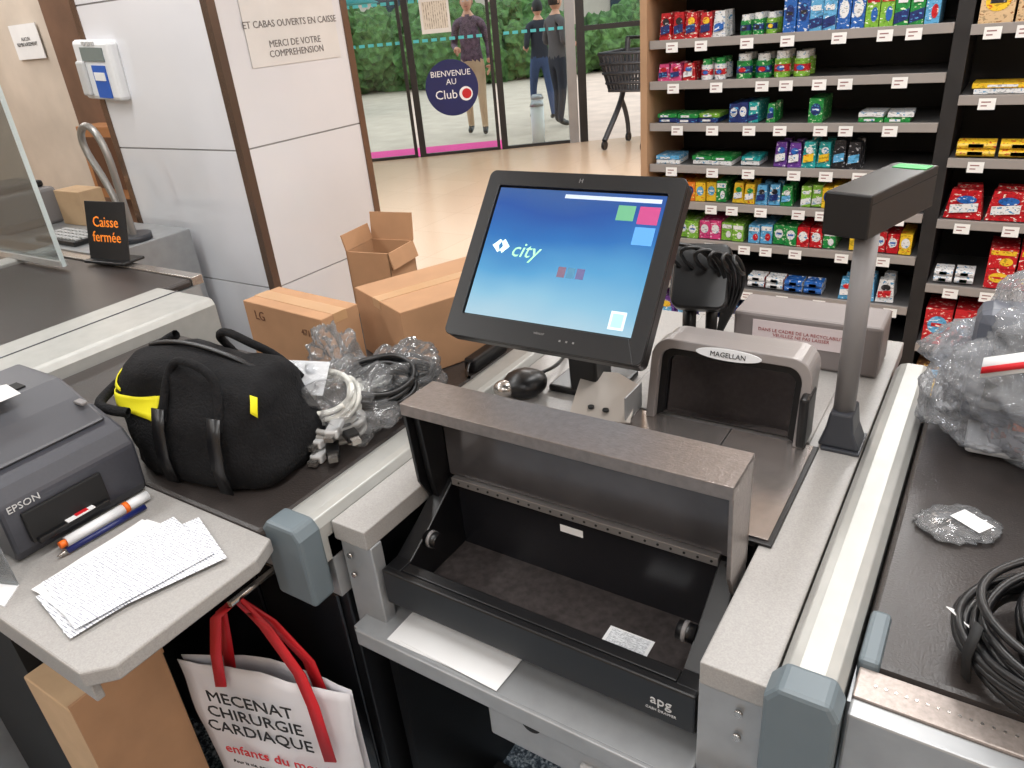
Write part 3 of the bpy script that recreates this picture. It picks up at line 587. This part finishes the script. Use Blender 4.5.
box('front_lip',-1.75,-.87,.243,.255,.865,.905,SLAB,.002);box('support',-1.75,-1.36,.30,.53,.0,.90,BLKM);box('foot_beam',-1.95,-1.36,.14,.20,0,.05,CHAR,.005)
# neighbour lane
group('neighbour_conveyor',(-2.5,.9,0))
box('belt',-2.95,-2.09,-.3,1.30,.93,.955,BELT,.008);box('frame',-2.95,-2.085,-.3,1.32,.0,.93,STEELD);box('end_strip',-2.95,-2.09,1.30,1.34,.93,.96,STEEL,.002)
box('outer_rail',-3.03,-2.955,-.3,1.34,.85,.97,ALUL,.008)
group('closed_lane_sign',(-2.6,1.32,.96))
Tc=frameT((-2.54,1.33,1.065),(1,.12,0),(0,.25,1))
tbox('panel',Tc,.20,.20,.006,mat('sign_black',(18,18,20),.5),0,0,0,.002);tbox('base',frameT((-2.54,1.32,.965),(1,.12,0),(-.12,1,0)),.20,.09,.01,BLK,0,0,0,.003)
text('lettering','Caisse\nfermée',.050,Tc@Matrix.Translation((0,.005,.0065)),mat('orange_print',(250,140,40),.5,em=.15),.0006)
group('neighbour_till',(-3.3,1.6,0))
box('counter',-5.4,-2.8,1.42,1.80,.0,.93,STEELD,.004);box('printer_body',-3.95,-3.6,1.45,1.72,.93,1.09,GREYP,.015);box('printer_top',-3.9,-3.65,1.5,1.7,1.09,1.12,BLK,.01);box('printer_mouth',-3.88,-3.68,1.445,1.452,.98,1.04,BLKM)
blob('dark_bag',(-4.3,1.6,1.02),(.22,.14,.14),BLKM,.2,2,3,flat=.93);box('keyboard',-3.35,-3.05,1.45,1.6,.93,.95,BLK,.004);box('box_monitor',-4.9,-4.55,1.5,1.7,.93,1.3,BLK,.01)
for i in range(10):
    for j in range(4): box('key',-3.335+.028*i,-3.315+.028*i,1.465+.03*j,1.487+.03*j,.95,.957,LGREY)
for k,(x,c) in enumerate(((-3.55,CARDL),(-5.2,CARD))): box('carton_%d'%k,x,x+.2,1.68,1.79,.93,1.08,c,.003)
group('handheld_scanner_stand',(-2.9,1.6,.93))
HM=mat('stand_metal',(150,146,142),.35,.6)
tube('loop',[(-2.87,1.6,.95),(-2.88,1.6,1.12),(-2.86,1.6,1.25),(-2.92,1.6,1.38),(-3.02,1.6,1.36),(-3.03,1.6,1.27),(-2.95,1.6,1.18),(-2.90,1.6,1.02),(-2.89,1.6,.95)],.014,HM)
cyl('base',(-2.88,1.6,.931),(-2.88,1.6,.955),.07,CHAR)
group('plexiglass_screen',(-3.0,1.2,.95))
box('sheet',-3.6,-2.65,1.2,1.208,.99,1.95,glass('plexi',(240,246,246),.8,white=.03));box('edge',-2.655,-2.645,1.198,1.21,.97,1.95,mat('plexi_edge',(200,214,216),.3));box('bottom_rail',-3.6,-2.65,1.19,1.218,.971,.99,ALU)
group('partition_panel',(-5.6,2.75,0))
box('board',-7.5,-4.98,2.7,2.8,0,3,mat('stone_beige',(200,188,174),.7,0,3,.12));box('wood_pillar',-4.98,-4.62,2.65,2.85,0,3,mat('pillar_brown',(112,84,66),.6,0,6,.15));box('side_board',-4.62,-3.9,2.75,2.8,0,3,mat('stone2',(190,176,160),.7,0,3,.1))
box('wood_shelf',-4.75,-4.1,2.5,2.74,.80,1.22,mat('orange_wood',(170,116,72),.6),.004);box('shelf_slot',-4.70,-4.15,2.495,2.51,.86,1.16,mat('shelf_dark_wood',(96,62,40),.6))
group('notice_paper',(-5.3,2.69,1.6));box('sheet',-5.5,-5.17,2.685,2.69,1.60,1.80,PAPER);text('lettering','AUCUN\nREMBOURSEMENT',.03,frameT((-5.335,2.683,1.7),(1,0,0),(0,0,1)),INK,.0003)
# ---------------------------------------------------------------- right lane
group('infeed_conveyor',(.25,1.4,0))
prism('rail_left',railprof(-.115,-.048,.948),'y',.63,1.48,ALUL,.002)
prism('rail_end_cap',[(-.122,.78),(-.122,.93),(-.108,.95),(-.055,.95),(-.044,.93),(-.044,.78)],'y',.595,.64,CAP,.006)
box('inner_cap',-.043,-.02,.69,.78,.90,.938,CAP,.006)
box('belt',-.044,.55,.695,1.62,.905,.93,BELT,.008);box('front_strip',-.04,.55,.645,.69,.90,.928,mat('strip_steel',(150,140,134),.35,.5,200,.15),.002);box('front_panel',-.04,.55,.62,.645,.0,.925,STEELD,.003)
box('body',-.045,.55,.66,1.62,.0,.90,STEELD);prism('rail_far',railprof(.55,.62,.948),'y',.63,1.62,ALUL,.002);box('rail_skirt',-.114,-.05,.65,1.48,.0,.86,STEELD)
for i in range(50): cyl('stud',(-.02+.01*i,.668,.9275),(-.02+.01*i,.668,.9287),.0018,STEEL,n=8)
# ---------------------------------------------------------------- receipt printer
group('receipt_printer',(-1.32,.42,.93))
PB=mat('printer_charcoal',(60,61,68),.38,0,200,.06)
prism('lower_body',[(-1.165,.931),(-1.155,.95),(-1.148,1.03),(-1.165,1.055),(-1.24,1.085),(-1.48,1.085),(-1.48,.931)],'y',.31,.53,PB,.006)
prism('upper_cover',[(-1.19,1.072),(-1.25,1.105),(-1.30,1.128),(-1.44,1.128),(-1.47,1.10),(-1.47,1.08),(-1.2,1.065)],'y',.32,.52,mat('printer_cover',(78,79,84),.4),.008)
box('slip_slot',-1.160,-1.144,.335,.46,.958,1.012,BLKM,.002);box('slot_shelf',-1.16,-1.135,.34,.455,.956,.966,BLK,.002);box('inner_paper',-1.150,-1.134,.385,.43,.966,.968,PAPER);box('red_mark',-1.145,-1.136,.40,.42,.968,.969,RED)
text('maker_lettering','EPSON',.016,frameT((-1.1475,.345,1.025),(0,1,0),(0,0,1)),LGREY,.0004)
box('paper_slot',-1.345,-1.315,.34,.47,1.127,1.131,BLKM);ribbon('receipt_tail',[(-1.33,.40,1.125),(-1.325,.40,1.143),(-1.30,.40,1.15),(-1.26,.40,1.142)],.08,(0,1,0),.0004,PAPER)
box('side_button',-1.24,-1.215,.50,.512,1.097,1.103,GREYP,.002,T=None);box('side_grip',-1.40,-1.22,.528,.533,1.0,1.03,BLK,.002)
group('acrylic_holder',(-1.15,.26,.93))
mesh('back_sheet',[(-1.22,.245,.931),(-1.11,.285,.931),(-1.13,.29,1.03),(-1.24,.25,1.06)],[(0,1,2,3)],glass('acrylic',(220,228,232),1.3,white=.12)).modifiers.new('s','SOLIDIFY').thickness=.003
mesh('foot_sheet',[(-1.22,.245,.932),(-1.11,.285,.932),(-1.08,.25,.932),(-1.2,.237,.932)],[(0,1,2,3)],WHITE).modifiers.new('s','SOLIDIFY').thickness=.002
group('receipt_stack',(-.98,.38,.93))
LAY=[(.0,.0,-.30),(-.015,.012,.10),(.012,-.01,-.16),(-.02,.0,.02),(.022,.02,-.34),(-.008,-.006,-.08),(.006,.004,-.20)]
for i,(ox,oy,an) in enumerate(LAY):
    T=Matrix.Translation((-.985+ox,.378+oy,.9312+.0014*i))@Matrix.Rotation(an,4,'Z');vs=[];fs=[];nx,ny=8,10;hw=.072-.004*(i%3);hl=.098-.008*(i%2)
    for a in range(nx):
        for b in range(ny):
            x=-hw+2*hw*a/(nx-1);y=-hl+2*hl*b/(ny-1);vs.append(T@Vector((x,y,.005*max(0,noise.noise(Vector((x*12,y*12,i*3)))))))
    for a in range(nx-1):
        for b in range(ny-1): fs.append((a*ny+b,a*ny+ny+b,a*ny+ny+b+1,a*ny+b+1))
    mesh('sheet_%d'%i,vs,fs,PRN if i%2==0 else PAPER,smooth=True)
group('marker_pen',(-1.13,.42,.94));cyl('barrel',(-1.13,.37,.941),(-1.128,.47,.941),.0085,WHITE);cyl('cap',(-1.128,.47,.941),(-1.127,.51,.941),.009,WHITE,.008);cyl('ring',(-1.128,.466,.941),(-1.128,.474,.941),.0095,ORANGE);cyl('tip',(-1.13,.36,.941),(-1.13,.37,.941),.006,ORANGE)
group('ballpoint_pen',(-1.10,.42,.94));cyl('barrel',(-1.112,.36,.937),(-1.106,.49,.937),.005,mat('navy_pen',(24,34,90),.3));cyl('tip',(-1.112,.36,.937),(-1.1125,.345,.937),.005,STEEL,.001)
# ---------------------------------------------------------------- tool bag
group('tool_bag',(-1.13,.68,.93))
TB=Matrix.Translation((-1.118,.680,.932))@Matrix.Rotation(.14,4,'Z')
prof=[(0,.150,.098),(.01,.165,.110),(.05,.170,.112),(.10,.167,.107),(.135,.162,.098),(.165,.156,.085),(.19,.148,.066),(.205,.138,.040),(.208,.12,.012)]
ns=64
def bagpt(z,t,off=0):
    for k in range(len(prof)-1):
        if prof[k][0]<=z<=prof[k+1][0]:
            f=(z-prof[k][0])/(prof[k+1][0]-prof[k][0]);a=prof[k][1]*(1-f)+prof[k+1][1]*f;b=prof[k][2]*(1-f)+prof[k+1][2]*f
    c,s=math.cos(t),math.sin(t);e=.46
    x=a*math.copysign(abs(c)**e,c);y=b*math.copysign(abs(s)**e,s)
    q=Vector((x,y,z));w=noise.noise(q*12+Vector((3,1,0)))*.020*min(1,z/.03);w2=(.3-abs(noise.noise(q*17)))*.014
    return q+Vector((c*(w+w2),s*(w+w2),-.03*max(0,x/.18)*z/.2+noise.noise(q*9)*.016*(z/.2)))+Vector((c,s,.3)).normalized()*off
zs_=[0,.01,.03,.05,.075,.10,.12,.135,.15,.165,.178,.19,.198,.205,.208]
vs=[TB@bagpt(z,2*math.pi*i/ns) for z in zs_ for i in range(ns)];fs=[]
for k in range(len(zs_)-1):
    for i in range(ns): fs.append((k*ns+i,k*ns+(i+1)%ns,(k+1)*ns+(i+1)%ns,(k+1)*ns+i))
fs.append(tuple(range(ns)));fs.append(tuple((len(zs_)-1)*ns+i for i in range(ns)))
mesh('shell',vs,fs,FAB,smooth=True)
def band(nm,t0,t1,f0,f1,m,n=22):
    vs=[];fs=[]
    for i in range(n+1):
        f=i/n;t=math.radians(t0+(t1-t0)*f);a=f0[0]+(f1[0]-f0[0])*f;b=f0[1]+(f1[1]-f0[1])*f
        for j in range(6): vs.append(TB@bagpt(a+(b-a)*j/5,t,.005))
    for i in range(n):
        for j in range(5): fs.append((i*6+j,i*6+6+j,i*6+7+j,i*6+j+1))
    o=mesh(nm,vs,fs,m,smooth=True);s=o.modifiers.new('s','SOLIDIFY');s.thickness=.002
band('yellow_band_front',196,266,(.120,.142),(.112,.150),YEL);band('yellow_band_upper',192,226,(.160,.178),(.152,.158),YEL);band('yellow_band_corner',326,335,(.160,.190),(.150,.186),YEL,6)
def tb(pts): return [TB@Vector(p) for p in pts]
tube('zip_ridge',tb([(-.13,0,.205),(-.08,.005,.218),(0,.01,.21),(.08,0,.198),(.13,0,.180)]),.005,BLK)
for sg in(-1,1):
    tube('handle_%d'%(sg+1),tb([(-.02,sg*.105,.12),(-.02,sg*.08,.175),(-.01,sg*.05-.01,.215),(.03,sg*.05-.02,.232+.008*sg),(.08,sg*.05-.02,.215),(.10,sg*.07,.18),(.105,sg*.105,.12)]),.0075,FAB)
tube('shoulder_strap',tb([(-.09,-.112,.13),(-.14,-.13,.14),(-.185,-.10,.13),(-.195,-.02,.145),(-.165,.04,.185),(-.12,.05,.205)]),.009,FAB)
for sg in (-.02,.105): ribbon('webbing',tb([(sg,-.122,.01),(sg,-.126,.06),(sg,-.118,.11),(sg,-.106,.145)]),.028,TB.to_3x3()@Vector((1,0,0)),.003,BLK)
# ---------------------------------------------------------------- boxes
def cbox(name,T,w,d,h,m=CARD,openlid=False,print_=None,fl=1):
    group(name,T.translation)
    if not openlid:
        box('carton',-w/2,w/2,-d/2,d/2,0,h,m,.002,T=T)
        if d>=w: box('flap_seam',-.0008,.0008,-d/2,d/2,h-.0005,h+.0006,CARDD,T=T);box('tape',-.018,.018,-d/2-.0006,d/2+.0006,h-.02,h+.0008,mat('packing_tape',(180,142,104),.3),T=T)
        else: box('flap_seam',-w/2,w/2,-.0008,.0008,h-.0005,h+.0006,CARDD,T=T);box('tape',-w/2-.0006,w/2+.0006,-.018,.018,h-.02,h+.0008,mat('packing_tape',(180,142,104),.3),T=T)
    else:
        t=.004
        box('base',-w/2,w/2,-d/2,d/2,0,t,m,T=T);box('wall_a',-w/2,w/2,-d/2,-d/2+t,0,h,m,T=T);box('wall_b',-w/2,w/2,d/2-t,d/2,0,h,m,T=T);box('wall_c',-w/2,-w/2+t,-d/2,d/2,0,h,m,T=T);box('wall_d',w/2-t,w/2,-d/2,d/2,0,h,m,T=T)
        F=T@Matrix.Translation((0,d/2,h))@Matrix.Rotation(math.radians(-8),4,'X');box('flap_back',-w/2,w/2,0,t,0,h*.42*fl,m,T=F)
        F=T@Matrix.Translation((-w/2,0,h))@Matrix.Rotation(math.radians(-12),4,'Y');box('flap_left',0,t,-d/2,d/2,0,h*.25*fl,m,T=F)
        F=T@Matrix.Translation((w/2,0,h))@Matrix.Rotation(math.radians(165),4,'Y');box('flap_right',0,t,-d/2,d/2,0,h*.25*fl,m,T=F)
    if print_: text('print',print_,.03,T@frameT((-w*.3,-d/2-.0008,h*.82),(1,0,0),(0,0,1)),mat('carton_print',(96,60,40),.9),.0003);text('print_b','4719',.02,T@frameT((w*.3,-d/2-.0008,h*.75),(1,0,0),(0,0,1)),mat('carton_print',(96,60,40),.9),.0003)
Rz=lambda a:Matrix.Rotation(a,4,'Z')
cbox('cardboard_box',Matrix.Translation((-1.25,1.01,.933))@Rz(-.08),.27,.10,.16,CARD,False,'LG')
cbox('cardboard_box',Matrix.Translation((-1.03,1.26,.933))@Rz(-.40),.23,.36,.155,CARD,False)
cbox('open_cardboard_box',Matrix.Translation((-1.34,1.38,.933))@Rz(.15),.13,.12,.17,CARD,True)
group('storage_carton',(-1.23,.37,0))
box('carton',-1.31,-1.15,.28,.445,.005,.64,CARDL,.003);box('carton_edge',-1.151,-1.146,.28,.445,.005,.655,CARD);box('flap',-1.31,-1.15,.445,.45,.62,.70,CARD)
# ---------------------------------------------------------------- cables in plastic bags
def coil(name,c,r,n,rt,m,sy=.7,h=.02,seed=0,yaw=0,tilt=0):
    rnd=random.Random(seed);T=Matrix.Translation(c)@Matrix.Rotation(yaw,4,'Z')@Matrix.Rotation(tilt,4,'X');P=[]
    for k in range(n):
        rr=r*(1-.12*rnd.random());ox,oy=rnd.uniform(-.1,.1)*r,rnd.uniform(-.1,.1)*r
        for i in range(12):
            a=2*math.pi*i/12;P.append(T@Vector((ox+rr*math.cos(a),oy+rr*sy*math.sin(a),h*(k/n)+rnd.uniform(0,.3)*h)))
    tube(name,P,rt,m)
group('bagged_cable_bundle',(-1.0,.85,.93))
WC=mat('cable_white',(220,218,210),.45);GC=mat('cable_grey',(160,158,155),.45)
coil('white_coil',(-.985,.83,.985),.062,8,.005,WC,.8,.05,1,.3,.6);coil('grey_coil',(-.945,.79,.958),.05,5,.005,GC,.6,.03,2,1.0,.3)
coil('black_coil',(-.94,.91,.985),.07,10,.0055,BLK,.7,.05,3,.9,.5);coil('black_coil_b',(-.935,1.00,.965),.05,6,.005,BLK,.7,.04,4,.2,.2);coil('white_coil_b',(-.99,.93,.985),.045,5,.0045,WC,.6,.03,6,1.3,.5)
for i,(x,y,a) in enumerate([(-.945,.745,.3),(-.925,.75,.8),(-.95,.76,.1),(-.91,.78,1.1),(-.93,.77,.5)]):
    T=Matrix.Translation((x,y,.934+.010*i))@Rz(a);box('plug_%d'%i,-.012,.012,-.03,.02,0,.016,BLK if i%2 else LGREY,.003,T=T);box('plug_pin_%d'%i,-.008,.008,-.045,-.03,.003,.012,STEEL,T=T);tube('plug_lead_%d'%i,[T@Vector(p) for p in((0,.02,.008),(0,.05,.012),(.01,.09,.02),(.0,.13,.02))],.0045,BLK if i%2 else WC)
box('bag_label',-.045,.045,-.033,.033,0,.001,printed('bag_label',150,300,lo=.3,hi=.45),T=Matrix.Translation((-1.02,.80,1.05))@Rz(.3)@Matrix.Rotation(.75,4,'X'))
blob('plastic_bag_a',(-.975,.84,.985),(.088,.09,.075),FILM,.5,2.2,5,1,.933,rid=True);blob('plastic_bag_b',(-.945,.96,.98),(.072,.09,.065),FILM,.5,2.2,5,5,.933,rid=True);blob('plastic_bag_c',(-1.04,.90,1.01),(.055,.04,.085),FILM,.6,2.5,5,9,.933,rid=True)
# ---------------------------------------------------------------- tote
group('tote_bag',(-.97,.52,.35))
TT=frameT((-.965,.515,.61),(.347,.096,0),(0,0,1))
def surf(name,W,H,off,m,sag=0):
    vs=[];fs=[];nx,ny=14,16
    for a in range(nx):
        for b in range(ny):
            u=a/(nx-1)-.5;v=-b/(ny-1);bul=.022*math.sin(math.pi*(u+.5))*(.3+.7*math.sin(math.pi*min(1,-v)))
            vs.append(TT@Vector((u*W*(1+.05*v),v*H+.012*math.cos(u*6.28)*(1+v),off*(.25+bul/.022*1.0)+.006*noise.noise(Vector((u*5,v*4,off*50))))))
    for a in range(nx-1):
        for b in range(ny-1): fs.append((a*ny+b,a*ny+ny+b,a*ny+ny+b+1,a*ny+b+1))
    o=mesh(name,vs,fs,m,smooth=True);s=o.modifiers.new('s','SOLIDIFY');s.thickness=.001;return o
TOTE=mat('tote_white',(222,220,224),.5);surf('front',.36,.40,.028,TOTE);surf('back',.36,.40,-.028,TOTE)
text('print_a','MECENAT\nCHIRURGIE\nCARDIAQUE',.040,TT@Matrix.Translation((-.01,-.09,.040)),INK,.0006);text('print_b','enfants du monde',.034,TT@Matrix.Translation((0.02,-.19,.040)),RED,.0006)
text('print_c','Pour la vie, pour les enfants du monde',.012,TT@Matrix.Translation((0,-.225,.040)),INK,.0005)
for nm,of in(('strap_front',.018),('strap_back',-.012)):
    ribbon(nm,[TT@Vector(p) for p in((-.07,-.03,of+.012),(-.068,.04,of),(-.05,.12,of*.5),(.0,.165,0),(.05,.12,of*.5),(.10,.03,of),(.12,-.03,of+.012),(.13,-.16,of+.02))][:8 if of>0 else 7],.026,TT.to_3x3()@Vector((1,.25,0)),.002,RED)
cyl('hook',(-.965,.50,.775),(-.965,.611,.775),.006,STEEL)
# ---------------------------------------------------------------- right lane goods
group('bubble_wrapped_monitor',(.15,1.3,.93))
DG=mat('device_grey',(84,88,98),.3)
box('device',.0,.28,1.26,1.34,.955,1.15,DG,.02,T=None);box('device_screen',.03,.25,1.256,1.262,.99,1.12,BLKG);box('device_base',.02,.26,1.20,1.42,.935,.955,LGREY,.008);box('orange_label',.08,.2,1.255,1.259,.96,.975,ORANGE)
blob('wrap_outer',(.15,1.30,1.045),(.185,.145,.13),BUB,.4,2,6,2,.932,rid=True);blob('wrap_inner',(.15,1.31,1.035),(.165,.12,.115),BUB,.5,2.6,5,8,.933,rid=True)
ribbon('tape',[(.02,1.165,1.10),(.07,1.15,1.125),(.14,1.15,1.135),(.22,1.17,1.13),(.28,1.2,1.11)],.03,(0,.35,1),.001,PAPER);ribbon('tape_red_stripe',[(.02,1.160,1.098),(.07,1.145,1.123),(.14,1.145,1.133),(.22,1.165,1.128),(.28,1.195,1.108)],.010,(0,.35,1),.0015,RED)
group('bubble_wrapped_parcel',(.24,1.02,.93))
box('device',.17,.33,.99,1.09,.935,1.0,DG,.01);blob('wrap',(.24,1.03,.98),(.11,.09,.06),BUB,.45,2.4,5,4,.932,rid=True)
group('screw_sachet',(.03,1.0,.93))
blob('film',(.03,1.0,.936),(.05,.042,.007),FILM,.3,4,4,3,.9312,T=Rz(.5).to_3x3());box('label',-.022,.022,-.014,.014,0,.0006,PAPER,T=Matrix.Translation((.045,1.0,.9455))@Rz(-.6))
for i in range(5): cyl('screw_%d'%i,(.0+.008*i,.985+.006*i,.936),(.01+.008*i,1.0+.006*i,.936),.002,BLK if i%2 else STEEL,n=8)
group('power_cable_coil',(.2,.8,.93))
coil('loops',(.175,.775,.94),.135,12,.005,BLK,.85,.06,11,.4,0);coil('loops_b',(.19,.79,.955),.11,8,.005,BLK,.8,.05,12,1.1,.1)
box('adapter',.15,.22,.85,.92,.945,.985,BLK,.008);ribbon('cable_tie',[(.06,.71,.94),(.055,.705,.98),(.06,.72,1.01),(.07,.74,.98)],.012,(1,-1,0),.002,BLKM)
box('tag',-.01,.01,-.02,.02,0,.001,PAPER,T=Matrix.Translation((.05,.76,.975))@Rz(.8)@Matrix.Rotation(.6,4,'Y'))
# ---------------------------------------------------------------- lights / world
top()
def area(name,loc,sx,sy,p,c=(.985,.985,.98)):
    l=D.lights.new(name,'AREA');l.shape='RECTANGLE';l.size=sx;l.size_y=sy;l.energy=p;l.color=c;o=D.objects.new(name,l);o.location=loc;COL.objects.link(o)
k=0
for x in(-5.5,-2.6,-.2,2.2):
    for y in(-1.2,.6,2.1,4.6,7.0):
        if x<-5 and y>6:continue
        area('ceiling_light' if k==0 else 'ceiling_light.%03d'%k,(x,y,2.97),.35,1.3,28 if y<3 else 55);k+=1
w=D.worlds.new('w');SC.world=w;w.use_nodes=True;bg=w.node_tree.nodes['Background'];bg.inputs[0].default_value=(.88,.94,1,1);bg.inputs[1].default_value=2.1
SC.view_settings.view_transform='Standard'
